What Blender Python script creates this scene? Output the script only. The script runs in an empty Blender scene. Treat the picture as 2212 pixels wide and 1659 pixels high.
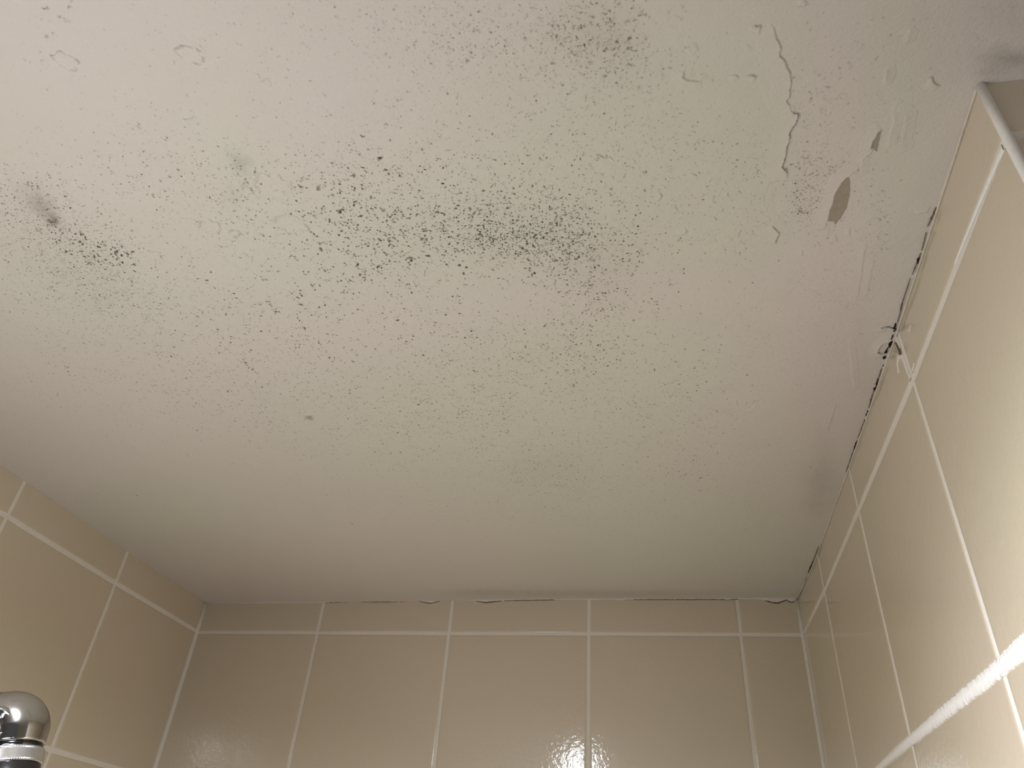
import bpy, math, random
import numpy as np
from mathutils import Vector, Matrix

# ------------------------------------------------------------------ camera
H = 2.40                                   # ceiling height
FPX, PITCH, YAW, ROLL = 1605.37, 0.6215, -0.2389, 0.0788
CAM = np.array([0.7163, -1.0296, H - 0.3699])
ca, sa, cb, sb, cc, sc = (math.cos(PITCH), math.sin(PITCH), math.cos(YAW), math.sin(YAW), math.cos(ROLL), math.sin(ROLL))
FW = np.array([sb*ca, cb*ca, sa]); _r = np.array([cb, -sb, 0.0]); _u = np.cross(_r, FW)
RT = cc*_r + sc*_u; UP = -sc*_r + cc*_u
scn = bpy.context.scene
cam_d = bpy.data.cameras.new('camera'); cam_o = bpy.data.objects.new('camera', cam_d)
scn.collection.objects.link(cam_o); scn.camera = cam_o
cam_d.sensor_width = 36.0; cam_d.lens = 36.0*FPX/2212.0; cam_d.clip_start = 0.01
cam_o.matrix_world = Matrix(((RT[0], UP[0], -FW[0], CAM[0]), (RT[1], UP[1], -FW[1], CAM[1]), (RT[2], UP[2], -FW[2], CAM[2]), (0, 0, 0, 1)))

# ------------------------------------------------------------------ light
scn.view_settings.view_transform = 'Standard'; scn.view_settings.look = 'None'
scn.view_settings.exposure = 0.0; scn.view_settings.gamma = 1.0
scn.view_settings.use_curve_mapping = False
w = bpy.data.worlds.new('world'); scn.world = w; w.use_nodes = True
w.node_tree.nodes['Background'].inputs[0].default_value = (1.0, 0.97, 0.93, 1)
w.node_tree.nodes['Background'].inputs[1].default_value = 0.07
def lamp(name, loc, power, size, col, kind='POINT', aim=None, cone=None):
    l = bpy.data.lights.new(name, kind); l.energy = power; l.color = col
    l.shadow_soft_size = size
    o = bpy.data.objects.new(name, l); scn.collection.objects.link(o); o.location = loc
    if aim is not None: o.rotation_euler = (Vector(aim)-Vector(loc)).to_track_quat('-Z', 'Y').to_euler()
    if cone: l.spot_size = cone; l.spot_blend = 1.0
    return o
# the ceiling spot just behind the frame (mirrored in the back tiles); the lamps after it are added fills without a fixture
lamp('ceiling_spot', (0.475, -0.95, H-0.062), 72.0, 0.030, (0.91, 0.945, 1.0), 'SPOT', (0.475, -0.95, 0.0), 3.0)
lamp('right_wall_fill', (0.45, -0.90, H-0.60), 15.0, 0.06, (0.91, 0.945, 1.0), 'SPOT', (0.885, -0.76, H-0.43), 1.2)  # unseen spot added to brighten the right wall
lamp('pier_fill', (1.15, -1.75, H-0.60), 2.2, 0.10, (0.91, 0.945, 1.0))  # unseen lamp added to lighten the pier face
lamp('bounce_fill', (0.40, -0.86, H-0.40), 2.1, 0.06, (0.91, 0.945, 1.0))  # unseen soft fill added, standing in for bounce from below

# ------------------------------------------------------------------ helpers
rng = np.random.default_rng(7); random.seed(7)
def ray(px, py):
    d = FW*FPX + RT*(px-1106.0) - UP*(py-829.5); return d/np.linalg.norm(d)
def on_ceiling(px, py):                    # point of the ceiling plane that the photo shows at that pixel
    d = ray(px, py); t = (H-CAM[2])/d[2]; p = CAM+t*d; return p[0], p[1]
def on_ceiling_np(px, py):
    d = (FW*FPX)[None, :] + RT[None, :]*(px-1106.0)[:, None] - UP[None, :]*(py-829.5)[:, None]
    t = (H-CAM[2])/d[:, 2]; return CAM[0]+t*d[:, 0], CAM[1]+t*d[:, 1]
def to_px(x, y, z):
    dx, dy, dz = x-CAM[0], y-CAM[1], z-CAM[2]
    k = dx*FW[0]+dy*FW[1]+dz*FW[2]
    return 1106+FPX*(dx*RT[0]+dy*RT[1]+dz*RT[2])/k, 829.5-FPX*(dx*UP[0]+dy*UP[1]+dz*UP[2])/k

def mesh_obj(name, V, F, mats, parent=None, midx=None, smooth=True, attrs=None):
    me = bpy.data.meshes.new(name)
    V = np.asarray(V, dtype=np.float32)
    if isinstance(F, np.ndarray):
        n, k = F.shape
        me.vertices.add(len(V)); me.vertices.foreach_set('co', V.ravel())
        me.loops.add(n*k); me.loops.foreach_set('vertex_index', F.ravel().astype(np.int32))
        me.polygons.add(n); me.polygons.foreach_set('loop_start', np.arange(0, n*k, k, dtype=np.int32))
        me.update(calc_edges=True)
    else:
        me.from_pydata([tuple(map(float, v)) for v in V], [], F); me.update()
    for m in (mats if isinstance(mats, (list, tuple)) else [mats]): me.materials.append(m)
    if midx is not None: me.polygons.foreach_set('material_index', np.asarray(midx, dtype=np.int32))
    me.polygons.foreach_set('use_smooth', np.full(len(me.polygons), smooth))
    for k, v in (attrs or {}).items():
        a = me.attributes.new(k, 'FLOAT', 'POINT'); a.data.foreach_set('value', np.asarray(v, dtype=np.float32))
    me.validate(); me.update()
    o = bpy.data.objects.new(name, me); scn.collection.objects.link(o)
    if parent: o.parent = parent
    return o
def struct(o, label=None):
    o['kind'] = 'structure'
    if label: o['label'] = label
    return o

# value noise for shapes
_tab = rng.random((256, 256))
def vnoise(x, y):
    x = np.asarray(x, float); y = np.asarray(y, float)
    xi = np.floor(x).astype(int); yi = np.floor(y).astype(int); fx = x-xi; fy = y-yi
    fx = fx*fx*(3-2*fx); fy = fy*fy*(3-2*fy)
    g = lambda a, b: _tab[a % 256, b % 256]
    return (g(xi, yi)*(1-fx)+g(xi+1, yi)*fx)*(1-fy)+(g(xi, yi+1)*(1-fx)+g(xi+1, yi+1)*fx)*fy - 0.5

# ------------------------------------------------------------------ materials
class NT:
    def __init__(s, name):
        s.m = bpy.data.materials.new(name); s.m.use_nodes = True; s.t = s.m.node_tree
        s.b = s.t.nodes['Principled BSDF']; s.co = s.n('ShaderNodeTexCoord')
    def n(s, typ, **kw):
        o = s.t.nodes.new(typ)
        for k, v in kw.items(): setattr(o, k, v)
        return o
    def l(s, a, b): s.t.links.new(a, b)
    def noise(s, scale, detail=2, rough=0.5, vec=None, dist=0.0):
        o = s.n('ShaderNodeTexNoise'); o.inputs['Scale'].default_value = scale; o.inputs['Detail'].default_value = detail
        o.inputs['Roughness'].default_value = rough; o.inputs['Distortion'].default_value = dist
        s.l(vec or s.co.outputs['Object'], o.inputs['Vector']); return o
    def mix(s, fac, a, b, blend='MIX'):
        o = s.n('ShaderNodeMix', data_type='RGBA', blend_type=blend)
        for sock, v in ((o.inputs[0], fac), (o.inputs[6], a), (o.inputs[7], b)):
            if isinstance(v, (int, float)): sock.default_value = v
            elif isinstance(v, tuple): sock.default_value = (*v, 1)
            else: s.l(v, sock)
        return o.outputs[2]
    def bump(s, h, dist, strength=1.0, normal=None):
        o = s.n('ShaderNodeBump'); o.inputs['Strength'].default_value = strength; o.inputs['Distance'].default_value = dist
        s.l(h, o.inputs['Height'])
        if normal: s.l(normal, o.inputs['Normal'])
        return o.outputs[0]
    def ramp(s, v, a, b):
        o = s.n('ShaderNodeMapRange'); o.inputs[1].default_value = a; o.inputs[2].default_value = b; s.l(v, o.inputs[0]); return o.outputs[0]

def ceiling_material():
    t = NT('painted_plaster')
    mo = t.n('ShaderNodeAttribute', attribute_name='mould'); ti = t.n('ShaderNodeAttribute', attribute_name='tint'); br = t.n('ShaderNodeAttribute', attribute_name='brown')
    n1 = t.noise(9, 3); n2 = t.noise(60, 3)
    base = t.mix(ti.outputs['Fac'], (0.735, 0.680, 0.655), (0.700, 0.690, 0.620))
    base = t.mix(t.ramp(n1.outputs[0], 0.3, 0.75), base, t.mix(0.06, base, (0.55, 0.50, 0.42)))
    mc = t.mix(br.outputs['Fac'], (0.070, 0.075, 0.055), (0.16, 0.10, 0.055))
    col = t.mix(mo.outputs['Fac'], base, mc)
    t.l(col, t.b.inputs['Base Color'])
    t.b.inputs['Roughness'].default_value = 0.62; t.b.inputs['Specular IOR Level'].default_value = 0.3
    fine = t.noise(520, 3, 0.6); mid = t.noise(210, 2, 0.5)
    b1 = t.bump(fine.outputs[0], 0.0009, 0.36); b2 = t.bump(mid.outputs[0], 0.0011, 0.28, b1)
    t.l(b2, t.b.inputs['Normal']); return t.m
def mould_material():
    t = NT('mould_speck'); t.t.nodes['Material Output']
    mo = t.n('ShaderNodeAttribute', attribute_name='mould'); br = t.n('ShaderNodeAttribute', attribute_name='brown')
    t.l(t.mix(br.outputs['Fac'], (0.070, 0.078, 0.055), (0.16, 0.10, 0.055)), t.b.inputs['Base Color'])
    t.b.inputs['Roughness'].default_value = 0.9; t.b.inputs['Specular IOR Level'].default_value = 0.1
    t.l(mo.outputs['Fac'], t.b.inputs['Alpha']); return t.m
def tile_material():
    t = NT('beige_glazed_tile')
    n1 = t.noise(3.2, 2); 
    col = t.mix(t.ramp(n1.outputs[0], 0.35, 0.65), (0.635, 0.540, 0.425), (0.610, 0.542, 0.408))
    n3 = t.noise(900, 1); col = t.mix(t.ramp(n3.outputs[0], 0.45, 0.9), col, t.mix(0.12, col, (0.3, 0.24, 0.16)))
    t.l(col, t.b.inputs['Base Color'])
    t.b.inputs['Roughness'].default_value = 0.38; t.b.inputs['Specular IOR Level'].default_value = 1.0
    t.b.inputs['Coat Weight'].default_value = 1.0; t.b.inputs['Coat Roughness'].default_value = 0.085; t.b.inputs['Coat IOR'].default_value = 1.65
    a = t.noise(170, 2, 0.55); c = t.noise(14, 2)
    b1 = t.bump(a.outputs[0], 0.00050, 0.34); b2 = t.bump(c.outputs[0], 0.0012, 0.20, b1)
    t.l(b2, t.b.inputs['Coat Normal']); t.l(b2, t.b.inputs['Normal']); return t.m
def plain(name, col, rough=0.7, var=0.0, bump=0.0, scale=200, metal=0.0, spec=0.4):
    t = NT(name); n = t.noise(scale, 3)
    t.l(t.mix(t.ramp(n.outputs[0], 0.35, 0.7), col, tuple(c*(1-var) for c in col)), t.b.inputs['Base Color'])
    t.b.inputs['Roughness'].default_value = rough; t.b.inputs['Metallic'].default_value = metal; t.b.inputs['Specular IOR Level'].default_value = spec
    if bump: t.l(t.bump(n.outputs[0], bump), t.b.inputs['Normal'])
    return t.m
M_CEIL = ceiling_material(); M_SPECK = mould_material(); M_TILE = tile_material()
M_GROUT = plain('white_grout', (0.80, 0.76, 0.70), 0.8, 0.08, 0.0003, 500)
M_SMEAR = plain('smeared_white_grout', (0.86, 0.84, 0.81), 0.75, 0.04, 0.0002, 350)
M_CAULK = plain('pale_caulk', (0.72, 0.67, 0.60), 0.5, 0.10, 0.0004, 150)
M_GAP = plain('black_gap_mould', (0.012, 0.008, 0.006), 0.9, 0.4, 0.0005, 400)  # near-black standing in for unlit holes in the joint, and for mould
M_GRIME = plain('brown_grime', (0.24, 0.19, 0.13), 0.8, 0.5, 0.0003, 300)
M_BARE = plain('bare_plaster_patch', (0.40, 0.35, 0.28), 0.8, 0.10, 0.0004, 250)
M_FLOOR = plain('floor_tile', (0.42, 0.36, 0.28), 0.4, 0.1)
M_CHROME = plain('chrome', (0.50, 0.495, 0.49), 0.11, 0.15, 0.0, 60, 1.0)
M_KNURL = plain('knurled_chrome', (0.62, 0.61, 0.60), 0.25, 0.1, 0.0, 60, 1.0)
M_DARK = plain('dark_chrome', (0.10, 0.10, 0.11), 0.12, 0.2, 0.0, 60, 1.0)

# ------------------------------------------------------------------ ceiling
G = lambda px, py, cx, cy, sx, sy, a=1.0, rot=0.0: a*np.exp(-0.5*((((px-cx)*math.cos(rot)+(py-cy)*math.sin(rot))/sx)**2+((-(px-cx)*math.sin(rot)+(py-cy)*math.cos(rot))/sy)**2))
TINTS = [(200, 620, 260, 90, .8), (760, 520, 260, 110, .75), (1300, 420, 260, 180, .9), (1550, 250, 220, 200, .8), (1050, 830, 300, 110, .8), (1350, 760, 160, 80, .7),
         (1000, 1010, 420, 120, .45), (1450, 1180, 320, 90, .8), (330, 1110, 150, 60, .7), (450, 260, 130, 110, .45), (50, 330, 90, 90, .3), (1950, 250, 60, 250, .5), (520, 350, 28, 28, .9),
         (1330, 640, 210, 60, -.75), (800, 720, 220, 60, -.5), (1790, 300, 60, 170, -.7), (400, 560, 80, 40, -.5), (1780, 750, 60, 160, -.4), (950, 1180, 200, 60, -.5), (720, 250, 100, 90, -.2)]
def tint_at(px, py):
    s = np.full(np.shape(px), 0.18)
    for c in TINTS: s = s+G(px, py, *c)
    return np.clip(s, 0, 1)
SMUDGE = [(70, 425, 28, 20, .13, .6), (112, 468, 22, 11, .14, .7), (1775, 1040, 28, 32, .16, 0), (1760, 1090, 20, 16, .10, 0), (2150, 122, 40, 14, .08, 0), (2197, 126, 16, 6, .16, 0), (2122, 150, 14, 10, .10, 0),
          (1270, 60, 60, 60, .05, 0), (1330, 90, 45, 45, .07, 0), (1150, 505, 150, 50, .05, 0), (1300, 600, 70, 40, .06, 0), (150, 560, 130, 60, .06, .5), (1230, 1285, 180, 7, .16, 0), (1060, 1281, 60, 5, .10, 0), (1500, 1285, 160, 5, .06, 0),
          (2185, 20, 60, 40, .10, 0), (1870, 800, 20, 60, .05, 0), (1180, 1010, 60, 30, .05, 0), (1780, 960, 18, 40, .06, 0), (515, 352, 12, 18, .04, .2), (500, 425, 14, 18, .06, .3)]
def smudge_at(px, py):
    s = np.zeros(np.shape(px))
    for (cx, cy, sx, sy, a, rt) in SMUDGE: s = s+G(px, py, cx, cy, sx, sy, a, rt)
    return np.clip(s, 0, 0.8)*(1+0.5*vnoise(px/9.0, py/9.0))
def hz(x, y):                              # gentle undulation of the ceiling (positive = downwards)
    x = np.asarray(x, float); y = np.asarray(y, float)
    h = 0.0009*vnoise(x/0.11+5, y/0.11+9)+0.0004*vnoise(x/0.035+50, y/0.035+20)
    h = h-0.0028*np.clip((x-0.25)/0.3, 0, 1)*np.exp(y/0.06)*(x < 0.885)
    return h
def ceil_z(x, y, below=0.0): return H-hz(x, y)-below

xs = np.concatenate([[-0.12], np.arange(-0.012, 1.0301, 0.003), [1.10, 1.25, 1.5, 1.95]])
ys = np.concatenate([[-2.25, -1.9, -1.6, -1.35, -1.2, -1.1], np.arange(-1.05, 0.0121, 0.003), [0.12]])
X, Y = np.meshgrid(xs, ys); nx, ny = len(xs), len(ys)
X = X.ravel(); Y = Y.ravel(); Z = ceil_z(X, Y)
px, py = to_px(X, Y, np.full_like(X, H)); bad = ((X-CAM[0])*FW[0]+(Y-CAM[1])*FW[1]+(H-CAM[2])*FW[2]) < 0.05
px = np.where(bad, -3000, px); py = np.where(bad, -3000, py)
i = np.arange(ny-1)[:, None]*nx+np.arange(nx-1)[None, :]; i = i.ravel()
F = np.stack([i, i+nx, i+nx+1, i+1], 1)
ceiling = mesh_obj('ceiling', np.stack([X, Y, Z], 1), F, M_CEIL, attrs={'mould': smudge_at(px, py), 'tint': tint_at(px, py), 'brown': np.full(len(X), 0.5)})
struct(ceiling, 'white painted plaster ceiling speckled with dark mould and peeling near the right wall')

# mould specks: every speck is a small irregular soft-edged spot of discoloured paint
SPECK = [  # cx, cy, sx, sy, count, size mm, darkness, brown, rot
    (170, 560, 130, 70, 900, .75, .42, .1, .45), (90, 470, 70, 50, 260, .8, .50, .1, .6), (190, 540, 50, 18, 80, 1.15, .75, .0, .5), (260, 548, 30, 12, 30, 1.3, .85, .0, .4),
    (250, 650, 300, 110, 1500, .75, .36, .2, .2), (120, 780, 140, 90, 450, .75, .33, .3, 0), (480, 760, 160, 100, 650, .95, .38, .4, 0),
    (780, 490, 80, 60, 170, 1.25, .62, .0, .4), (720, 640, 130, 100, 300, 1.1, .60, .1, 0), (900, 430, 170, 80, 420, .95, .46, .1, 0), (880, 560, 90, 60, 110, 1.1, .6, .1, 0),
    (1130, 520, 110, 38, 620, .95, .60, .0, .1), (1080, 500, 170, 60, 450, .9, .50, .0, 0), (1280, 600, 70, 50, 330, .85, .48, .35, .3), (1230, 500, 60, 40, 170, .95, .55, .1, 0), (1190, 740, 180, 60, 420, .8, .42, .2, 0),
    (1250, 750, 50, 45, 110, .95, .62, .3, 0), (1080, 830, 150, 60, 330, .85, .48, .4, 0), (980, 740, 120, 60, 230, .85, .45, .2, 0), (1060, 390, 170, 80, 330, .9, .38, .2, 0),
    (1130, 90, 170, 60, 560, .95, .34, .5, .1), (1280, 60, 70, 60, 270, 1.05, .42, .7, 0), (1300, 180, 110, 80, 420, .9, .34, .2, .3), (950, 60, 150, 60, 260, .95, .28, .5, 0), (1320, 100, 60, 40, 110, 1.25, .38, .5, 0),
    (1000, 180, 170, 80, 330, .75, .26, .3, 0), (1250, 320, 130, 80, 260, .8, .30, .2, 0), (640, 60, 140, 60, 110, .85, .26, .4, 0), (420, 60, 150, 60, 28, .9, .28, .3, 0), (110, 40, 60, 40, 22, 1.3, .36, .2, 0), (200, 130, 120, 70, 55, .95, .26, .2, 0),
    (60, 130, 50, 60, 28, 1.0, .26, .4, 0), (300, 330, 200, 100, 230, .75, .30, .3, 0), (480, 230, 150, 90, 70, .7, .38, .1, 0), (420, 400, 180, 70, 360, .85, .36, .2, .2), (520, 430, 30, 40, 40, 1.2, .30, .4, 0), (800, 300, 180, 80, 190, .75, .30, .2, 0), (700, 380, 140, 70, 230, .8, .40, .1, 0),
    (1450, 300, 150, 110, 260, .8, .28, .2, 0), (1420, 480, 140, 60, 170, .85, .32, .2, 0), (1500, 360, 120, 70, 130, .8, .26, .2, 0), (1400, 700, 160, 90, 230, .75, .34, .3, 0), (1380, 830, 160, 60, 260, .85, .36, .4, 0),
    (1770, 260, 45, 100, 210, .95, .36, .6, 0), (1740, 400, 40, 55, 230, .8, .42, .4, 0), (1760, 450, 35, 40, 90, .8, .38, .4, 0), (1800, 330, 50, 60, 90, .8, .32, .5, 0), (1790, 130, 60, 60, 80, .9, .30, .5, 0), (1900, 90, 60, 50, 40, .9, .30, .2, 0), (1860, 200, 40, 60, 40, .9, .28, .3, 0), (1600, 450, 60, 80, 150, .6, .26, .1, 0), (1630, 350, 50, 80, 120, .6, .26, .1, 0),
    (1895, 480, 22, 60, 120, .8, .30, .2, 0), (1960, 270, 14, 50, 30, 1.1, .34, .1, 0), (1850, 620, 50, 60, 260, .6, .24, .3, 0), (1780, 620, 80, 70, 700, .5, .22, .4, 0), (1700, 750, 90, 60, 550, .5, .24, .3, 0), (1800, 800, 60, 80, 300, .55, .22, .3, 0), (1960, 640, 12, 50, 22, .9, .24, .2, 0),
    (1150, 950, 220, 60, 600, .85, .34, .6, 0), (1000, 880, 200, 50, 420, .85, .38, .5, 0), (700, 880, 160, 50, 320, 1.0, .34, .5, .1), (500, 900, 160, 50, 200, 1.0, .26, .5, 0), (900, 980, 170, 50, 320, .9, .30, .5, 0),
    (1180, 1020, 90, 30, 280, .85, .32, .5, 0), (1050, 1080, 160, 40, 350, .9, .24, .5, 0), (1360, 1060, 120, 35, 300, .9, .26, .5, 0), (1450, 950, 90, 60, 200, .85, .32, .5, 0), (1500, 1030, 40, 25, 40, 1.0, .38, .4, 0), (1500, 880, 50, 40, 60, .9, .36, .4, 0),
    (780, 1050, 160, 40, 200, .9, .20, .5, 0), (1250, 1140, 170, 30, 200, .9, .18, .5, 0), (600, 960, 160, 40, 130, 1.0, .20, .5, 0), (1650, 1000, 80, 100, 120, .7, .22, .3, 0), (1780, 1040, 25, 30, 90, .8, .28, .4, 0), (2130, 60, 60, 50, 40, .8, .22, .2, 0), (2100, 140, 30, 30, 22, 1.1, .34, .2, 0),
    (250, 840, 220, 40, 280, .85, .24, .5, 0), (1100, 600, 600, 330, 900, .65, .25, .3, 0)]
PXL, SZ, DK, BR = [], [], [], []
for (cx, cy, sx, sy, n, s, d, b, rot) in SPECK:
    n = int(n*(1.5 if cy > 380 else 1.15)); a = rng.normal(size=(n, 2))
    # clumping: some specks sit right beside another one
    k = rng.random(n) < 0.35; j = rng.integers(0, n, n)
    u = a[:, 0]*sx; v = a[:, 1]*sy
    u = np.where(k, u[j]+rng.normal(size=n)*9, u); v = np.where(k, v[j]+rng.normal(size=n)*5, v)
    PXL.append(np.stack([cx+u*math.cos(rot)-v*math.sin(rot), cy+u*math.sin(rot)+v*math.cos(rot)], 1))
    SZ.append(s*np.exp(rng.normal(size=n)*0.30)); DK.append(np.clip(d*np.exp(rng.normal(size=n)*0.38), .08, .92)); BR.append(np.clip(b+rng.normal(size=n)*.2, 0, 1))
for (x, y, s, d, b) in [(914, 767, 1.6, 1.0, 0), (192, 553, 1.3, .95, 0), (163, 517, 1.5, .95, 0), (712, 478, 2.0, .8, 0), (1010, 539, 1.2, .95, 0), (824, 579, 1.3, .95, 0), (787, 607, 1.2, .9, 0), (218, 571, 1.2, .9, 0), (640, 434, 1.5, .85, 0), (1697, 388, 1.3, .9, .5), (675, 842, 1, .5, .5),
                        (2036, 743, 0, 0, 0), (1352, 629, 1.1, .9, .2), (95, 18, 1.7, .5, .2), (1727, 455, 1.3, .8, .3), (1983, 458, 1.3, .75, .6), (1100, 597, 0, 0, 0), (1575, 607, 1.2, .6, .5), (1861, 722, 1.6, .5, .4)]:
    if s: PXL.append(np.array([[x, y]])); SZ.append(np.array([s])); DK.append(np.array([d])); BR.append(np.array([b]))
PXL = np.concatenate(PXL); SZ = np.concatenate(SZ)*0.00050; DK = np.concatenate(DK)*.92*np.where(PXL[:, 1] < 340, np.clip(.55+(PXL[:, 1]-200)/350*.4, .5, .95), 1.0)*np.where(PXL[:, 0] > 1640, .68, 1.0); BR = np.concatenate(BR)
sx_, sy_ = on_ceiling_np(PXL[:, 0], PXL[:, 1])
SZ = SZ*np.clip(1.0+0.25*(0.6+sy_), .85, 1.2)
keep = (sx_ > 0.004) & (sx_ < 0.868) & (sy_ < -0.012) & (sy_ > -0.93) | ((sx_ >= .868) & (sx_ < 1.0) & (sy_ < -0.79) & (sy_ > -0.93))
keep &= ~((PXL[:, 0] > 1560) & (PXL[:, 0] < 1700) & (PXL[:, 1] < 230) & (rng.random(len(SZ)) < .7))
sx_, sy_, SZ, DK, BR = sx_[keep], sy_[keep], SZ[keep], DK[keep], BR[keep]
n = len(SZ); K = 8
th = rng.random(n)*math.pi; asp = 1+rng.random(n)*0.9
ang = np.arange(K)*2*math.pi/K
rad = 1+0.16*rng.normal(size=(n, K)).clip(-1.5, 1.5)
def ring(f):
    ex = SZ[:, None]*f*rad*np.cos(ang)[None, :]*asp[:, None]; ey = SZ[:, None]*f*rad*np.sin(ang)[None, :]
    return sx_[:, None]+ex*np.cos(th)[:, None]-ey*np.sin(th)[:, None], sy_[:, None]+ex*np.sin(th)[:, None]+ey*np.cos(th)[:, None]
x0, y0 = ring(0.45); x1, y1 = ring(1.15)
VX = np.concatenate([sx_[:, None], x0, x1], 1); VY = np.concatenate([sy_[:, None], y0, y1], 1)
lay = 0.00005+0.00022*rng.random(n)
VZ = ceil_z(VX, VY)-lay[:, None]
MOU = np.concatenate([DK[:, None], np.repeat(DK[:, None]*.85, K, 1), np.zeros((n, K))], 1)
base = np.arange(n)[:, None]*(2*K+1)
tri = []
for k in range(K):
    k2 = (k+1) % K
    tri.append(np.stack([base[:, 0], base[:, 0]+1+k2, base[:, 0]+1+k], 1))
    tri.append(np.stack([base[:, 0]+1+k, base[:, 0]+1+k2, base[:, 0]+1+K+k2], 1))
    tri.append(np.stack([base[:, 0]+1+k, base[:, 0]+1+K+k2, base[:, 0]+1+K+k], 1))
T = np.concatenate(tri)
pxs, pys = to_px(VX.ravel(), VY.ravel(), np.full(VX.size, H))
sm = smudge_at(pxs, pys)
mm = np.maximum(MOU.ravel(), 0)+sm*(1-MOU.ravel())
specks = mesh_obj('mould_specks', np.stack([VX.ravel(), VY.ravel(), VZ.ravel()], 1), T, M_SPECK, ceiling,
                  attrs={'mould': MOU.ravel(), 'tint': tint_at(pxs, pys), 'brown': np.repeat(BR, 2*K+1)})
specks['kind'] = 'stuff'; specks['label'] = 'thousands of small dark mould specks'

# local relief patches: paint lifted, blistered or cracked
def patch(name, x0, x1, y0, y1, res, hf, extra=0.00012, mould=None, label=None):
    gx = np.arange(x0, x1+res, res); gy = np.arange(y0, y1+res, res)
    A, B = np.meshgrid(gx, gy); A = A.ravel(); B = B.ravel(); h = hf(A, B)
    mx, my = len(gx), len(gy)
    q = (np.arange(my-1)[:, None]*mx+np.arange(mx-1)[None, :]).ravel()
    Fq = np.stack([q, q+mx, q+mx+1, q+1], 1)
    live = (h > 1e-5)
    f = live[Fq].any(1); Fq = Fq[f]
    used = np.unique(Fq); mp = np.full(len(A), -1); mp[used] = np.arange(len(used)); Fq = mp[Fq]; A = A[used]; B = B[used]; h = h[used]
    p_, q_ = to_px(A, B, np.full_like(A, H))
    mo = smudge_at(p_, q_)
    if mould is not None: mo = np.clip(mo+mould(A, B), 0, 1)
    # rim of the patch dips back into the ceiling
    zz = ceil_z(A, B)-h-np.where(h > 1e-5, extra, -0.00015)
    o = mesh_obj(name, np.stack([A, B, zz], 1), Fq, M_CEIL, ceiling, attrs={'mould': mo, 'tint': tint_at(p_, q_), 'brown': np.full(len(A), .6)})
    if label: o['label'] = label
    return o
def poly_dist(A, B, pts):
    best = np.full(len(A), 1e9); side = np.zeros(len(A)); tt = np.zeros(len(A)); L = 0
    seg = [math.hypot(pts[i+1][0]-pts[i][0], pts[i+1][1]-pts[i][1]) for i in range(len(pts)-1)]; tot = sum(seg)
    for i_ in range(len(pts)-1):
        ax, ay = pts[i_]; bx, by = pts[i_+1]; dx, dy = bx-ax, by-ay; l2 = dx*dx+dy*dy+1e-15
        t = np.clip(((A-ax)*dx+(B-ay)*dy)/l2, 0, 1); ex = A-ax-t*dx; ey = B-ay-t*dy; d = np.hypot(ex, ey)
        s = np.sign(dx*(B-ay)-dy*(A-ax)); m = d < best
        best = np.where(m, d, best); side = np.where(m, s, side); tt = np.where(m, (L+t*seg[i_])/tot, tt); L += seg[i_]
    return best, side, tt
def lift(pxs_, side, height, width, name='paint_crack', dark=0.5, res=0.0005, taper=True, label=None, jag=0.0004, dw=0.00038):
    P = [on_ceiling(*p) for p in pxs_]
    Q = []
    for a, b in zip(P[:-1], P[1:]):        # jagged in between
        m_ = max(1, int(math.hypot(b[0]-a[0], b[1]-a[1])/0.0022))
        for k in range(m_):
            t = k/m_; Q.append((a[0]+(b[0]-a[0])*t+(random.uniform(-jag, jag) if k else 0), a[1]+(b[1]-a[1])*t+(random.uniform(-jag, jag) if k else 0)))
    Q.append(P[-1])
    def prof(A, B):
        d, s, t = poly_dist(A, B, Q)
        tp = np.clip(np.minimum(t, 1-t)*6, 0, 1) if taper else 1.0
        tp = tp*(0.75+0.5*vnoise(A/0.012, B/0.012)+.1)
        e = (s*side > 0)
        return np.where(e, height*tp*np.clip(1-d/width, 0, 1)**1.8, 0.0)
    def mo(A, B):
        d, s, t = poly_dist(A, B, Q)
        tp = np.clip(np.minimum(t, 1-t)*8, 0, 1) if taper else 1.0
        return np.where(s*side > 0, 0.0, 1.0)*dark*tp*np.clip(1-d/(dw*1.6), 0, 1)  # shadow of the lifted edge, painted dark through the mould value
    ax = [q[0] for q in Q]; ay = [q[1] for q in Q]
    # keep a thin strip on the low side of the crack for its painted shadow
    def hf(A, B):
        d, s, t = poly_dist(A, B, Q)
        return np.maximum(prof(A, B), np.where((s*side <= 0) & (d < dw*2.2), 2e-5, 0))
    return patch(name, min(ax)-width, max(ax)+width, min(ay)-width, max(ay)+width, res, hf, mould=mo, label=label)

MAIN = [(1662, 54), (1671, 61), (1677, 84), (1687, 103), (1683, 119), (1696, 133), (1707, 157), (1709, 176), (1705, 211), (1698, 218), (1715, 245), (1725, 246), (1718, 268), (1707, 282), (1705, 306), (1700, 315), (1696, 339), (1689, 359), (1700, 372), (1698, 390)]
lift(MAIN[:11], 1, .0007, .011, dark=.40, label='upper half of the long jagged paint crack')
lift(MAIN[9:], 1, .0010, .010, dark=.85, dw=.0007, label='lower half of the long jagged paint crack, with dark gap')
lift([(1688, 248), (1700, 245), (1713, 246)], -1, .0006, .006, dark=.5, name='paint_crack')
lift([(1684, 311), (1694, 309), (1700, 314)], -1, .0005, .005, dark=.5, name='paint_crack')
lift([(1697, 390), (1675, 392), (1661, 397), (1653, 420), (1652, 438), (1651, 460), (1666, 473), (1650, 480), (1669, 491)], -1, .0003, .006, dark=.28, dw=.0005, label='faint edge of peeled paint below the long crack')
lift([(1663, 486), (1672, 492), (1683, 503), (1677, 516), (1675, 528)], 1, .0009, .008, dark=.75, dw=.0006, label='short jagged crack below the long one')
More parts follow.
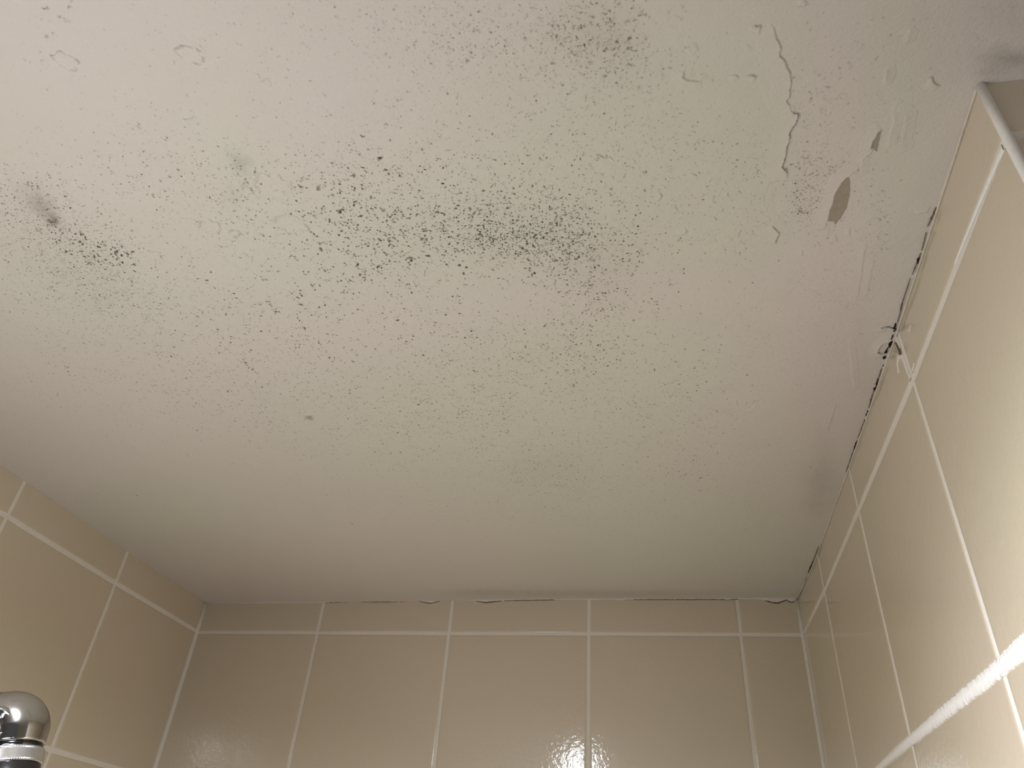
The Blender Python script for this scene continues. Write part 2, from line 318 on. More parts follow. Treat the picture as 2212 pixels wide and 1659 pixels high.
# curled flake edges right of the crack
lift([(1834, 379), (1824, 386), (1813, 402), (1802, 422), (1799, 438), (1790, 460), (1787, 476)], 1, .0009, .009, name='paint_flake', dark=0, taper=False)
lift([(1905, 280), (1897, 284), (1884, 305), (1879, 326)], 1, .0008, .007, name='paint_flake', dark=0)
lift([(1922, 238), (1933, 236), (1940, 242), (1955, 250), (1952, 275), (1946, 300), (1949, 330)], -1, .0007, .007, name='paint_flake', dark=.25)
lift([(1923, 236), (1930, 262), (1921, 290), (1918, 318)], -1, .0005, .006, name='paint_flake', dark=.1)
lift([(1861, 352), (1868, 340), (1880, 330), (1888, 318)], -1, .0006, .005, name='paint_flake', dark=.25)
lift([(1839, 373), (1848, 375), (1856, 371), (1861, 352), (1860, 340)], 1, .0005, .005, name='paint_flake', dark=.25)
lift([(1904, 172), (1911, 168), (1912, 155), (1909, 148)], 1, .0010, .006, name='paint_flake', dark=.25)
lift([(1912, 155), (1918, 150), (1926, 144)], 1, .0005, .004, name='paint_flake', dark=.3)
lift([(2002, 170), (2014, 166), (2018, 180), (2030, 186)], 1, .0007, .005, name='paint_flake', dark=.5)
lift([(1955, 95), (1958, 75), (1968, 58)], 1, .0005, .006, name='paint_flake', dark=.15)
SM = [([(1478, 152), (1475, 166), (1482, 173), (1496, 175), (1518, 176)], 1, .0009, .007, .35), ([(1510, 160), (1511, 174)], -1, .0008, .005, .1), ([(1578, 164), (1590, 163), (1596, 168)], 1, .0007, .004, .4),
      ([(1613, 168), (1618, 161), (1628, 163), (1636, 166)], 1, .0012, .006, .35), ([(1622, 62), (1628, 56), (1646, 56)], 1, .0013, .007, .35), ([(1425, 415), (1430, 424), (1422, 434)], 1, .0010, .005, .45),
      ([(1541, 422), (1540, 432), (1543, 440)], 1, .0007, .005, .2), ([(1441, 385), (1458, 386), (1463, 380)], 1, .0006, .004, .2), ([(1432, 362), (1440, 359), (1446, 357)], 1, .0005, .004, .2), ([(1535, 393), (1545, 388), (1546, 380)], 1, .0005, .004, .15),
      ([(1571, 415), (1572, 424)], 1, .0007, .004, .15), ([(1408, 317), (1417, 321), (1432, 319)], 1, .0005, .004, .2), ([(1540, 478), (1542, 469), (1550, 474)], 1, .0008, .006, .15), ([(1464, 508), (1474, 504), (1486, 499)], -1, .0016, .005, .35),
      ([(1512, 504), (1532, 505), (1530, 512)], 1, .0004, .005, .1), ([(1533, 519), (1544, 513)], 1, .0005, .005, .1), ([(1461, 590), (1468, 580), (1477, 586)], 1, .0004, .006, .1), ([(1480, 108), (1492, 98), (1504, 92)], 1, .0005, .006, .1), ([(1605, 106), (1614, 95)], 1, .0004, .005, .05),
      ([(1385, 258), (1400, 250)], 1, .0004, .005, .05), ([(392, 255), (401, 259), (414, 257), (420, 250)], 1, .0008, .004, .35), ([(556, 158), (560, 170)], 1, .0004, .004, .25), ([(560, 178), (575, 170), (583, 170)], 1, .0005, .005, .25),
      ([(1980, 463), (1990, 458), (2004, 458)], -1, .0008, .008, .15), ([(1800, 700), (1798, 712)], 1, .0003, .006, .1), ([(1870, 520), (1860, 600), (1848, 660)], 1, .0004, .007, 0), ([(1888, 560), (1872, 640)], 1, .0004, .006, 0), ([(1806, 872), (1798, 900), (1788, 930)], 1, .0005, .007, 0),
      ([(1610, 890), (1626, 880), (1632, 872)], 1, .0006, .006, 0), ([(1615, 925), (1628, 915)], 1, .0004, .006, 0), ([(1590, 864), (1594, 876)], 1, .0004, .005, .1), ([(1600, 1144), (1612, 1143)], 1, .0006, .005, .2), ([(1840, 845), (1844, 835), (1832, 728)], 1, .0004, .006, 0),
      ([(1732, 540), (1733, 552)], 1, .0003, .004, .3), ([(1802, 505), (1808, 522)], 1, .0003, .004, .3), ([(1836, 490), (1834, 510)], 1, .0003, .004, .15), ([(1746, 8), (1738, 13), (1722, 12)], 1, .0006, .006, .35), ([(1785, 508), (1789, 503)], 1, .0004, .003, .4)]
for (pp, sd, hh, ww, dk) in SM: lift(pp, sd, hh, ww, name='paint_flake' if dk > .2 else 'paint_ridge', dark=dk, res=.0006, jag=.0003)
# fine cracks that run into the ceiling from the broken corner joint
lift([(1905, 709), (1912, 707), (1920, 706), (1928, 709)], 1, .0016, .007, dark=1.0, dw=.0006, taper=False, label='short crack running out of the broken corner joint')
lift([(1922, 737), (1914, 740), (1907, 742), (1901, 748), (1897, 755), (1895, 760), (1903, 764), (1908, 763)], 1, .0016, .008, dark=.7, dw=.0005, taper=False, label='cracked chip of paint beside the broken corner joint')

def irr(r, tt, seed):
    c, s_ = np.cos(tt), np.sin(tt)
    return r*(1+.55*vnoise(c*1.2+seed, s_*1.2+seed)+.40*vnoise(c*3+seed, s_*3+9)+.22*vnoise(c*8+seed, s_*8+19))
def blister(cx, cy, r, asp, rot, amp, name='paint_blister', wr=0.0006, dark=.1, inner=.3):
    X0, Y0 = on_ceiling(cx, cy); seed = random.random()*50
    def hf(A, B):
        u = (A-X0)*math.cos(rot)+(B-Y0)*math.sin(rot); v = (-(A-X0)*math.sin(rot)+(B-Y0)*math.cos(rot))/asp
        rr = np.hypot(u, v); tt = np.arctan2(v, u)
        R0 = irr(r, tt, seed)
        a = amp*np.clip(0.55+2.6*vnoise(np.cos(tt)*1.9+seed, np.sin(tt)*1.9+seed), 0, 1.7)
        h = a*np.exp(-((rr-R0)/wr)**2)+amp*inner*np.clip(1-rr/R0, 0, 1)*(1+1.5*vnoise(A/.0025, B/.0025))
        return np.clip(h-2e-5, 0, 1)
    def mo(A, B):
        u = (A-X0)*math.cos(rot)+(B-Y0)*math.sin(rot); v = (-(A-X0)*math.sin(rot)+(B-Y0)*math.cos(rot))/asp
        rr = np.hypot(u, v); tt = np.arctan2(v, u)
        R0 = irr(r, tt, seed)
        return dark*np.exp(-((rr-R0*1.06-wr*.4)/(wr*.45))**2)*np.clip(.5+1.5*vnoise(tt*2+seed, 40), 0, 1)
    e = r*2.0*max(1, asp)+.003
    return patch(name, X0-e, X0+e, Y0-e, Y0+e, .0005, hf, mould=mo)
for b in [(1308, 358, .0085, .8, .5, .0008), (595, 402, .0105, .9, .2, .0006), (625, 485, .0105, .7, 0, .0009), (455, 490, .0065, .9, 0, .0009), (504, 505, .0042, .7, 0, .0016), (601, 532, .0055, .5, 0, .0012), (515, 560, .0085, .9, 0, .0006),
          (410, 118, .0060, .8, .3, .0009), (145, 135, .0060, .8, .3, .0008), (925, 600, .0120, .9, 0, .0004), (895, 645, .0120, .9, 0, .0003), (1100, 1120, .004, 1, 0, .0002)]:
    blister(*b, dark=.22)
# the bare patches where the paint has dropped off
def flat_poly(name, pts, mat, below, parent=ceiling, label=None, jag=0.0003, sub=0.0015):
    P = [on_ceiling(*p) for p in pts]; Q = []
    for a, b in zip(P, P[1:]+P[:1]):
        m_ = max(1, int(math.hypot(b[0]-a[0], b[1]-a[1])/sub))
        for k in range(m_):
            t = k/m_; Q.append((a[0]+(b[0]-a[0])*t+random.uniform(-jag, jag), a[1]+(b[1]-a[1])*t+random.uniform(-jag, jag)))
    n_ = len(Q); z_ = [float(ceil_z(q[0], q[1])) for q in Q]
    V = [(q[0], q[1], z-below) for q, z in zip(Q, z_)]+[(q[0], q[1], z+0.001) for q, z in zip(Q, z_)]
    F_ = [list(range(n_))]+[[k, (k+1) % n_, n_+(k+1) % n_, n_+k] for k in range(n_)]
    o = mesh_obj(name, V, F_, mat, parent, smooth=False)
    if label: o['label'] = label
    return o
flat_poly('bare_patch', [(1834, 379), (1836, 411), (1828, 450), (1818, 466), (1805, 484), (1800, 477), (1787, 476), (1790, 460), (1799, 438), (1802, 422), (1813, 402), (1824, 386)], M_BARE, .00032, label='grey-brown bare patch where the paint has fallen off')
flat_poly('bare_patch', [(1897, 284), (1905, 280), (1898, 303), (1893, 327), (1888, 321), (1879, 326), (1884, 305)], M_BARE, .00032, label='small narrow bare patch nearer the corner')

# brown stains of their own shape
def stain(cx, cy, rmm, asp, rot, dark, brown, label):
    X0, Y0 = on_ceiling(cx, cy); V = [(X0, Y0)]; mo = [dark]; rings = 5; K_ = 26
    for i_ in range(1, rings+1):
        for k in range(K_):
            t = 2*math.pi*k/K_; r = rmm*.001*i_/rings*(1+.9*float(vnoise(math.cos(t)*2+cx, math.sin(t)*2+cy)))
            u, v = r*math.cos(t)*asp, r*math.sin(t)
            V.append((X0+u*math.cos(rot)-v*math.sin(rot), Y0+u*math.sin(rot)+v*math.cos(rot))); mo.append(dark*(1-i_/rings)**.8*(1 if i_ == rings else random.uniform(.6, 1.2)))
    F_ = [[0, 1+(k+1) % K_, 1+k] for k in range(K_)]
    for i_ in range(rings-1):
        for k in range(K_):
            a = 1+i_*K_; F_.append([a+k, a+(k+1) % K_, a+K_+(k+1) % K_, a+K_+k])
    V = np.array(V); z_ = ceil_z(V[:, 0], V[:, 1])-.00030; p_, q_ = to_px(V[:, 0], V[:, 1], np.full(len(V), H))
    mo = np.clip(np.array(mo), 0, 1)
    o = mesh_obj('stain', np.c_[V, z_], F_, M_SPECK, ceiling, attrs={'mould': mo, 'tint': tint_at(p_, q_), 'brown': np.full(len(V), brown)}); o['label'] = label
stain(668, 902, 4.2, 1.5, -.2, .40, 1.3, 'small tan stain above the back wall')
stain(116, 474, 5.0, 1.8, -.75, .34, .8, 'dark brown stain among the densest mould at the left')
stain(92, 448, 9.0, 1.8, -.75, .16, .9, 'wide brown stain among the densest mould at the left')
stain(516, 352, 8.0, 1.3, 1.2, .10, .0, 'greenish stain left of centre')
stain(2185, 128, 9.0, 2.2, .2, .14, .3, 'grey stain above the tiled pier')

# ------------------------------------------------------------------ tiled walls
def XR(y): return float(np.interp(y, [-0.766, -0.56, -0.36, -0.15, 0.0], [0.8905, 0.8925, 0.8905, 0.8880, 0.8825]))
def XL(y): return float(np.interp(y, [-2.2, -0.40, -0.20, 0.0], [0.0, -0.0005, -0.0030, 0.0]))
PROF = [(0.0, -0.0013), (0.0004, -0.0006), (0.0012, -0.00018), (0.0026, 0.0), (0.0046, 0.0), (0.0066, 0.0)]
def tiled(name, S, Zs, f, nrm, gs=0.003, gz=0.003, wide=None):
    """S: grout lines along the wall, Zs: grout heights (top to bottom); f(s) -> (x, y) on the wall face; nrm(s) -> unit normal"""
    V, F_, MI = [], [], []
    def pt(s, z, off):
        x, y = f(s); nx_, ny_ = nrm(s); V.append((x+nx_*off, y+ny_*off, z)); return len(V)-1
    for a, b in zip(S[:-1], S[1:]):
        for zt, zb_ in zip(Zs[:-1], Zs[1:]):
            s0, s1, z0, z1 = a+gs/2, b-gs/2, zb_+gz/2, zt-gz/2
            if s1-s0 < .006 or z1-z0 < .006: continue
            tilt = random.uniform(-.00025, .00025); prev = None
            N = 8
            for (ins, off) in PROF:
                loop = []
                cs = [(s0+ins, z0+ins), (s1-ins, z0+ins), (s1-ins, z1-ins), (s0+ins, z1-ins)]
                for (p, q) in zip(cs, cs[1:]+cs[:1]):
                    for k in range(N):
                        t = k/N; loop.append(pt(p[0]+(q[0]-p[0])*t, p[1]+(q[1]-p[1])*t, off+tilt*((p[0]-s0)/(s1-s0)-.5)))
                if prev:
                    m_ = len(loop)
                    for k in range(m_): F_.append([prev[k], prev[(k+1) % m_], loop[(k+1) % m_], loop[k]]); MI.append(0)
                prev = loop
            F_.append(prev); MI.append(0)
    # grout bed
    for a, b in zip(S[:-1], S[1:]):
        i0 = [pt(s, z, -.00035) for (s, z) in ((a, Zs[-1]), (b, Zs[-1]), (b, Zs[0]+.02), (a, Zs[0]+.02))]; F_.append(i0); MI.append(1)
    o = mesh_obj(name, V, F_, [M_TILE, M_GROUT], midx=MI, smooth=True)
    return o
def zrows(z1, top, T_=0.2012): 
    z = [top, z1]
    while z[-1] > 0.02: z.append(max(z[-1]-T_, 0.0))
    return z
ZT = H+0.004
wall_back = struct(tiled('wall_back', [-0.004, .1995, .4018, .6018, .8034, .8825+.004], zrows(H-.0461, ZT), lambda s: (s, 0.0), lambda s: (0, -1), .0025, .0027),
                   'back wall of beige glazed square tiles with pale grout')
SL = [0.004, -.1989, -.3988]
while SL[-1] > -2.2: SL.append(SL[-1]-.2006)
SL = SL[::-1]
wall_left = struct(tiled('wall_left', SL, zrows(H-.0443, ZT), lambda s: (XL(s), s), lambda s: (1, 0), .0030, .0040), 'left wall of beige glazed square tiles')
YN = -0.7665                               # end of the right wall: the pier's outer corner
SR = [YN, -.5624, -.3578, -.1522, 0.004]
wall_right = struct(tiled('wall_right', SR, zrows(H-.0438, ZT, .1965), lambda s: (XR(s), s), lambda s: (-1, 0), .0032, .0042), 'right wall of beige glazed square tiles with smeared white grout')
wall_pier = struct(tiled('wall_pier', [.8905, 1.0905, 1.2905, 1.4905, 1.6905, 1.90], zrows(H-.0438, ZT, .1983), lambda s: (s, YN), lambda s: (0, -1), .003, .004), 'face of the tiled pier right of the corner')
# the side towards the bathroom is open
for (nm, S_, f_, n_) in (('wall_far_right', [-2.2, -2.0, -1.8, -1.6, -1.4, -1.2, -1.0, YN], lambda s: (1.90, s), lambda s: (-1, 0)),):
    struct(tiled(nm, S_, zrows(H-.0438, ZT), f_, n_), 'tiled wall behind the viewer')
struct(mesh_obj('floor', [(-.1, -2.3, 0), (2.0, -2.3, 0), (2.0, .1, 0), (-.1, .1, 0)], [[0, 1, 2, 3]], M_FLOOR, smooth=False), 'plain floor of the shower room')

# ------------------------------------------------------------------ beads, smears and joints (pieces of the walls)
def tube(name, pts, rads, mat, parent=None, K_=10, closed=False, label=None):
    V, F_ = [], []; pts = [Vector(p) for p in pts]
    for i_, p in enumerate(pts):
        t = (pts[min(i_+1, len(pts)-1)]-pts[max(i_-1, 0)]).normalized()
        a = t.cross(Vector((0, 0, 1)) if abs(t.z) < .9 else Vector((1, 0, 0))).normalized(); b = t.cross(a)
        for k in range(K_):
            g = 2*math.pi*k/K_; V.append(p+(a*math.cos(g)+b*math.sin(g))*rads[i_])
    for i_ in range(len(pts)-1):
        for k in range(K_): F_.append([i_*K_+k, i_*K_+(k+1) % K_, (i_+1)*K_+(k+1) % K_, (i_+1)*K_+k])
    F_.append(list(range(K_))[::-1]); F_.append([(len(pts)-1)*K_+k for k in range(K_)])
    o = mesh_obj(name, V, F_, mat, parent)
    if label: o['label'] = label
    return o
def bead(name, p, q, r, mat, var=.15, n_=60, label=None):
    P = [Vector(p).lerp(Vector(q), k/n_) for k in range(n_+1)]
    R = [r*(1+var*2*float(vnoise(k*.37+r*9e3, 7.7+P[0].x*31))) for k in range(n_+1)]
    return struct(tube(name, P, R, mat, label=label))
bead('trim_1', (XL(0)+.0008, -.0008, 0), (XL(0)+.0008, -.0008, H-.002), .0034, M_GROUT, label='pale grout bead in the left back corner')
bead('trim_2', (XR(0)-.0008, -.0008, 0), (XR(0)-.0008, -.0008, H-.004), .0032, M_GROUT, label='pale grout bead in the right back corner')
# outer corner of the pier: thick filled edge
trim3 = bead('trim_3', (.8912, YN+.0006, 0), (.8912, YN+.0006, H-.001), .0024, M_SMEAR, .10, label='thick white grout edge on the outer corner of the pier')
# caulk along the ceiling of the right wall
P = []
for k in range(81):
    y = YN*k/80; P.append((XR(y)-.0006, y, H-.0006-float(hz(XR(y), y))))
struct(tube('trim_4', P, [.0008*(1+.6*float(vnoise(k*.31, 3.3))) for k in range(81)], M_CAULK, label='thin pale caulk line between the ceiling and the right wall'))

def strip_on_right(name, ctr, wpx, mat, off=.0006, rag=.3, n_=140, label=None, thick=.0005):
    """ragged smear of grout lying on the right wall; ctr: list of (y, z) points, wpx: half width in metres at each"""
    cy = [c[0] for c in ctr]; cz = [c[1] for c in ctr]; d = np.concatenate([[0], np.cumsum(np.hypot(np.diff(cy), np.diff(cz)))])
    V, F_ = [], []
    for k in range(n_+1):
        s = d[-1]*k/n_; y = np.interp(s, d, cy); z = np.interp(s, d, cz); hw = np.interp(s, d, wpx)
        e = 1e-4; ty = np.interp(min(s+e, d[-1]), d, cy)-np.interp(max(s-e, 0), d, cy); tz = np.interp(min(s+e, d[-1]), d, cz)-np.interp(max(s-e, 0), d, cz); l_ = math.hypot(ty, tz)
        ny_, nz_ = -tz/l_, ty/l_
        r1 = hw*(1+rag*2*float(vnoise(k*.9, 1.5+cz[0]*40))); r2 = hw*(1+rag*2*float(vnoise(k*.9, 8.5+cz[0]*40)))
        for (u, o_) in ((-r1-.0003, 0.0), (-r1, 1), (0, 1.25), (r2, 1), (r2+.0003, 0.0)):
            yy = y+ny_*u; V.append((XR(yy)-(.0001+off*o_ if o_ else -.0002), yy, z+nz_*u))
    for k in range(n_):
        for j in range(4): a = k*5+j; F_.append([a, a+1, a+6, a+5])
    o = mesh_obj(name, V, F_, mat, wall_right)
    if label: o['label'] = label
    return o
def on_right(px, py):
    d = ray(px, py); t = (.8905-CAM[0])/d[0]; p = CAM+t*d
    t = (XR(p[1])-CAM[0])/d[0]; p = CAM+t*d; return (p[1], p[2])
strip_on_right('grout_smear', [on_right(1888, 1668), on_right(1962, 1604), on_right(2050, 1532), on_right(2160, 1443)], [.0022, .0034, .0040, .0044], M_SMEAR, rag=.18, n_=260, label='thick smeared white grout line')
strip_on_right('grout_smear', [on_right(2154, 1447), on_right(2212, 1396), on_right(2300, 1318)], [.0042, .0048, .0050], M_SMEAR, rag=.22, n_=200, label='thick smeared white grout line')
strip_on_right('grout_smear', [on_right(2166, 318), on_right(2120, 425), on_right(2062, 570)], [.0019, .0016, .0004], M_SMEAR, rag=.15, off=.0002)
strip_on_right('grout_smear', [on_right(1931, 722), on_right(1937, 735), on_right(1946, 765)], [.0020, .0022, .0012], M_GROUT, rag=.1, n_=30, off=.0002)
strip_on_right('grout_smear', [on_right(1948, 768), on_right(1957, 795), on_right(1967, 820)], [.0024, .0017, .0017], M_GROUT, rag=.1, n_=30, off=.0002)
strip_on_right('grout_smear', [on_right(1948, 768), on_right(1940, 771), on_right(1938, 785), on_right(1941, 806)], [.0013, .0018, .0013, .0006], M_GROUT, rag=.1, n_=40, off=.0002, label='hooked smear of grout')
strip_on_right('grout_smear', [on_right(1967, 700), on_right(1963, 716)], [.0005, .0005], M_GROUT, rag=.2, n_=12, off=.0001)
strip_on_right('grout_smear', [on_right(1975, 782), on_right(1970, 800)], [.0010, .0010], M_GROUT, rag=.2, n_=12, off=.0001)
strip_on_right('grime_line', [on_right(1937, 740), on_right(1943, 752), on_right(1947, 765)], [.0003, .0006, .0007], M_GRIME, off=.0012, rag=.3, n_=20)

# black gaps and grime in the joint between ceiling and right wall
def gap(pts, mat=M_GAP, name='joint_crack', below=.0006, label=None, jag=.0004): return flat_poly(name, pts, mat, below, trim_par, label, jag, .0014)
trim_par = ceiling
def gap_line(a, b, w0, w1, mat=M_GAP, name='joint_crack', label=None, n_=10, rag=.6, below=.0008):
    L, R_ = [], []; dx, dy = b[0]-a[0], b[1]-a[1]; l_ = math.hypot(dx, dy); nx_, ny_ = -dy/l_, dx/l_
    for k in range(n_+1):
        t = k/n_; w_ = .62*(w0+(w1-w0)*t)*(1+rag*random.uniform(-1, 1))*(math.sin(math.pi*min(max(t, .005), .995))**.7); x = a[0]+dx*t; y = a[1]+dy*t
        L.append((x+nx_*w_, y+ny_*w_)); R_.append((x-nx_*w_, y-ny_*w_))
    return flat_poly(name, L+R_[::-1], mat, below, trim_par, label, .0001, .01)
gap([(1937, 699), (1934, 698), (1930, 706), (1929, 714), (1934, 710)], below=.0008)
gap([(1934, 708), (1929, 711), (1928, 713), (1932, 716), (1936, 710)], below=.0008)
gap([(1929, 722), (1925, 730), (1922, 737), (1921, 742), (1928, 743), (1929, 736), (1926, 731), (1930, 726)], below=.0008, label='black broken gap in the corner joint')
gap([(1926, 742), (1921, 741), (1919, 750), (1914, 755), (1910, 762), (1906, 764), (1909, 767), (1907, 774), (1908, 776), (1913, 772), (1913, 767), (1917, 760), (1917, 753), (1921, 748), (1923, 752), (1924, 748)], below=.0008, label='largest black broken gap in the corner joint')
gap([(1911, 785), (1907, 790), (1906, 791), (1909, 788)], below=.0008)
gap([(1897, 815), (1894, 822), (1891, 829), (1893, 833), (1888, 838), (1886, 845), (1890, 842), (1893, 838), (1895, 830), (1898, 824)], below=.0008, label='black gap further down the corner joint')
gap([(1985, 552), (1980, 562), (1979, 568), (1982, 568), (1985, 560)], below=.0008, label='black chip in the corner joint')
gap_line((1988, 545), (1970, 592), 1.4, 1.0, M_GRIME)
gap_line((2041, 396), (2025, 444), 1.3, 1.6, M_GAP)
gap_line((2068, 326), (2041, 396), .8, 1.1, M_GRIME); gap_line((2104, 236), (2068, 326), 2.0, .8, M_GRIME)
gap_line((2022, 446), (2003, 488), 2.2, 1.4, M_GRIME); gap_line((2000, 500), (1990, 540), .8, .8, M_GRIME)
gap_line((1966, 600), (1944, 668), .8, 1.2, M_GRIME); gap_line((1950, 655), (1938, 697), 1.0, .8, M_GRIME)
gap_line((1904, 795), (1898, 815), .9, .9, M_GRIME); gap_line((1886, 845), (1876, 880), .8, .7, M_GRIME)
for (x, y) in ((1881, 862), (1874, 888), (1871, 894), (1867, 908)): gap_line((x+1, y-3), (x-1, y+3), 1.2, 1.2, M_GAP, n_=4)
gap_line((1868, 905), (1852, 945), .7, .8, M_GRIME); gap_line((1851, 950), (1843, 972), 1.5, 1.2, M_GAP, n_=8, rag=.9); gap_line((1843, 972), (1833, 1003), .9, 1.6, M_GRIME, rag=.8); gap_line((1833, 1003), (1827, 1020), 1.8, 1.4, M_GAP, rag=.8)
gap_line((1768, 1180), (1757, 1208), .5, 1.0, M_GRIME, n_=8); gap_line((1757, 1208), (1745, 1240), 1.1, 1.0, M_GAP, rag=.4); gap_line((1744, 1244), (1732, 1276), 1.2, 1.2, M_GAP, rag=.4); gap_line((1733, 1272), (1726, 1295), 1.6, 2.4, M_GAP, rag=.3)
gap_line((2130, 186), (2150, 184), 3.0, 3.5, M_GRIME, below=.0009); gap_line((2116, 190), (2145, 187), 1.6, 3.0, M_GAP, rag=.5, below=.001)
gap_line((2140, 191), (2230, 181), 3.2, 3.2, M_GAP, rag=.15, below=.001, label='dark gap along the top of the pier')

# ceiling paint run down over the top of the back tiles
def edge_run(pts, mat, name, off, up=.006, label=None):
    V, F_ = [], []
    for (px_, py_) in pts:
        d = ray(px_, py_); t = (-.0004-off-CAM[1])/d[1]; p = CAM+t*d
        V += [(p[0], -off, p[2]), (p[0], -off*.6, p[2]-.0003), (p[0], .0004, p[2]-.0004), (p[0], -off, H+.003)]
    m_ = len(pts)
    for k in range(m_-1):
        a = k*4; b = a+4; F_ += [[a, b, b+3, a+3], [a+1, b+1, b, a], [a+2, b+2, b+1, a+1]]
    o = mesh_obj(name, V, F_, mat, ceiling); o['label'] = label or 'paint run over the top of the back tiles'
    n__ = len(V)
    for nm, v in (('mould', .0), ('tint', .5), ('brown', .5)):
        a = o.data.attributes.new(nm, 'FLOAT', 'POINT'); a.data.foreach_set('value', np.full(n__, v, dtype=np.float32))
def curve_pts(ctrl, step=4, jit=.4):
    xs_ = np.arange(ctrl[0][0], ctrl[-1][0], step); return [(float(x), float(np.interp(x, [c[0] for c in ctrl], [c[1] for c in ctrl]))+random.uniform(-jit, jit)) for x in xs_]
C1 = [(452, 1301.5), (560, 1302), (700, 1301), (760, 1299), (850, 1299), (900, 1297), (912, 1299), (930, 1301), (950, 1297), (1000, 1296), (1030, 1297), (1048, 1299.5), (1070, 1297), (1110, 1295.5), (1200, 1294), (1280, 1293.5), (1320, 1294), (1345, 1296), (1352, 1293.5), (1500, 1293), (1560, 1293), (1570, 1295), (1580, 1293), (1640, 1293), (1655, 1296), (1670, 1299.5), (1682, 1300), (1692, 1296.5), (1699, 1293), (1706, 1298), (1713, 1300), (1717, 1295), (1724, 1292)]
edge_run(curve_pts(C1), M_CEIL, 'paint_edge', .0016)
for (a, b, dy) in ((905, 950, 2.0), (1028, 1085, 2.6), (1085, 1200, 1.4), (1360, 1600, 1.2), (1650, 1716, 2.8), (700, 900, 1.0)):
    xs_ = np.linspace(a, b, 26)
    edge_run([(float(x), float(np.interp(x, [c[0] for c in C1], [c[1] for c in C1]))+dy*math.sin(math.pi*k/25)**.4+random.uniform(-.3, .3)) for k, x in enumerate(xs_)], M_GRIME, 'grime_line', .0011, label='thin dark line under the paint edge')

# ------------------------------------------------------------------ shower fitting (bottom left)
root = bpy.data.objects.new('shower_arm', None); scn.collection.objects.link(root)
root['label'] = 'chrome shower elbow with a knurled collar, at the left edge below the ceiling'; root['category'] = 'shower fitting'
DIST = 0.56
def at(px_, py_, t): return Vector(CAM+ray(px_, py_)*t)
AX = Vector((0, 0, 1)) - Vector(RT)*0.22; AX.normalize()
O = at(29, 1614, DIST); root.location = O; INV = Matrix.Translation(-O)
SIDE = -Vector(RT)+Vector((0.0, -0.30, 0.0)); SIDE = (SIDE-AX*SIDE.dot(AX)).normalized()
R0 = 0.0166
def rev(name, base, axis, prof, mat, parent=root, K_=64, knurl=None, label=None, smooth=True):
    """lathe: prof = list of (height along axis, radius)"""
    a = axis.cross(Vector((.3, .8, .1))).normalized(); b = axis.cross(a); V, F_ = [], []
    for j, (h, r) in enumerate(prof):
        for k in range(K_):
            g = 2*math.pi*k/K_; rr = r
            if knurl and knurl[0] <= j <= knurl[1]: rr += knurl[2]*(1 if (k+j) % 2 else -1)
            V.append(base-O+axis*h+(a*math.cos(g)+b*math.sin(g))*rr)
    for j in range(len(prof)-1):
        for k in range(K_): F_.append([j*K_+k, j*K_+(k+1) % K_, (j+1)*K_+(k+1) % K_, (j+1)*K_+k])
    F_.append([k for k in range(K_)][::-1]); F_.append([(len(prof)-1)*K_+k for k in range(K_)])
    o = mesh_obj(name, V, F_, mat, parent, smooth=smooth)
    if label: o['label'] = label
    return o
# elbow: swept bend from the collar up and round towards the left wall
Rb = 0.0062; path = []; rads = []
for k in range(8): path.append(AX*(0.0006+k*.00115)); rads.append(R0*(.955+.008*k))
for k in range(1, 21):
    t = math.pi/2*k/20; path.append(AX*(.00865+Rb*math.sin(t))+SIDE*Rb*(1-math.cos(t))); rads.append(R0*(1.015-.03*k/20*math.sin(t)))
for k in range(1, 5): path.append(path[-1]+SIDE*.0012); rads.append(R0*.98)
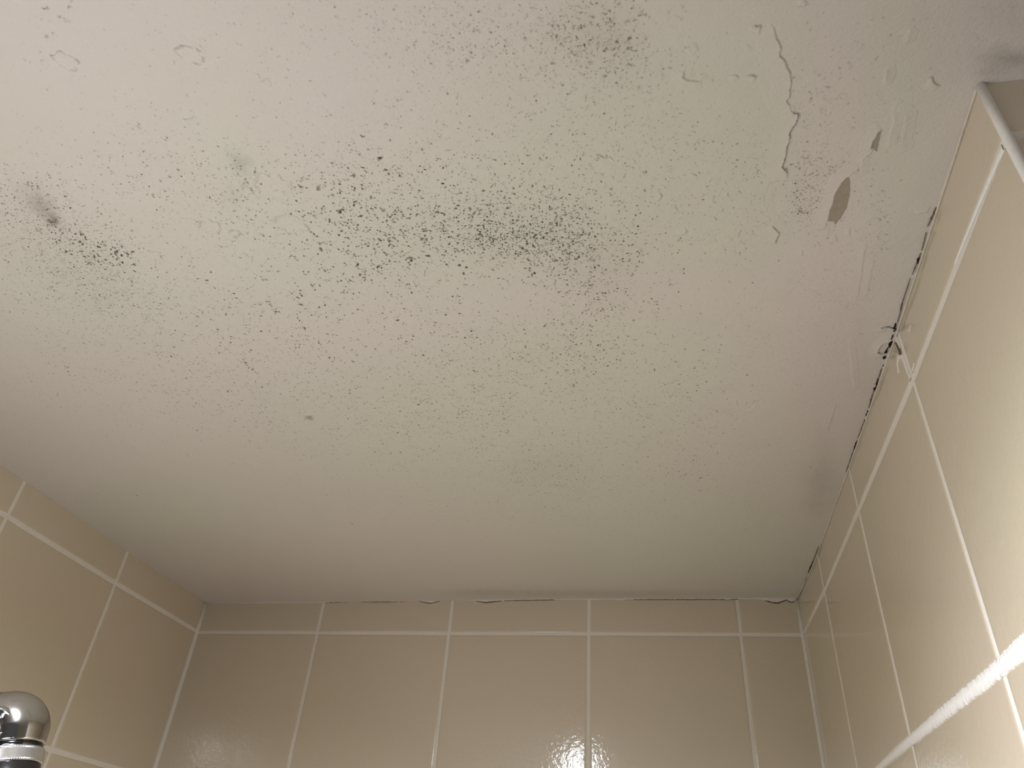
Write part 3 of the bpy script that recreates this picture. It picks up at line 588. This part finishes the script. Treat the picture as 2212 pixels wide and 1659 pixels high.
# ring frames that follow the bend, inner side pulled to the bend centre
V, F_ = [], []; K_ = 48; nb = AX.cross(SIDE).normalized()
for i_, p in enumerate(path):
    t = (path[min(i_+1, len(path)-1)]-path[max(i_-1, 0)]).normalized(); outn = nb.cross(t).normalized()
    for k in range(K_):
        g = 2*math.pi*k/K_; V.append(p+(outn*math.cos(g)+nb*math.sin(g))*rads[i_])
for i_ in range(len(path)-1):
    for k in range(K_): F_.append([i_*K_+k, i_*K_+(k+1) % K_, (i_+1)*K_+(k+1) % K_, (i_+1)*K_+k])
F_.append(list(range(K_))[::-1]); F_.append([(len(path)-1)*K_+k for k in range(K_)])
mesh_obj('elbow', V, F_, M_CHROME, root)
E_END = O+path[-1]
rev('collar', E_END-SIDE*.001, SIDE, [(-.0004, 0.0148), (0, 0.0158), (.0008, 0.0163), (.006, 0.0163), (.0068, 0.0156), (.007, .015)], M_CHROME, label='smooth chrome collar on the arm side')
# round boss on the front of the elbow
FB = (Vector(CAM)-(O+AX*.016)).normalized(); FB = (FB-AX*FB.dot(AX)*.6).normalized()
BC = at(-7, 1566, DIST-.003)-FB*.004
rev('boss', BC+FB*.004, FB, [(-.006, .0092), (.0065, .0092), (.0085, .0086), (.0095, .0072), (.0095, .0062), (.0088, .0056), (.0088, .001)], M_CHROME, K_=48, label='round chrome boss on the front')
# knurled collar with its groove, and the dark tube below
rev('groove', O-AX*.0022, AX, [(-.001, .0150), (.004, .0150)], M_DARK, K_=48, label='dark groove under the elbow')
hs = [0, .0004]+[.0011+.00042*k for k in range(14)]+[.0073, .0078]
rev('knurled_ring', O-AX*.0100, AX, [(-.0002, .0157)]+[(h, R0*(.985 if 0 < i_ < len(hs)-1 else .965)) for i_, h in enumerate(hs)]+[(.0080, .0157)], M_KNURL, K_=180, knurl=(3, 16, .00016), smooth=False, label='knurled chrome ring')
rev('tube', O-AX*.034, AX, [(0, .0150), (.001, .0158), (.0235, .0158), (.0242, .0150)], M_DARK, K_=64, label='dark polished tube below the ring')
rev('shower_head', O-AX*.066, AX, [(0, .030), (.002, .034), (.008, .034), (.022, .022), (.033, .0150)], M_CHROME, K_=64)
# arm back to the left wall
A0 = E_END; A1 = Vector((XL(-.86)+.001, -.86, A0.z+.03)); Pm = []
for k in range(25):
    t = k/24; q = (A0+SIDE*.16*0.5) ; Pm.append(A0*(1-t)**2+(A0+SIDE*.17)*2*t*(1-t)+A1*t*t-O)
tube('arm', Pm, [.0105]*25, M_CHROME, root, K_=24)
rev('wall_flange', Vector((.0002, A1.y, A1.z)), Vector((1, 0, 0)), [(0, .030), (.003, .030), (.008, .024), (.012, .013)], M_CHROME)
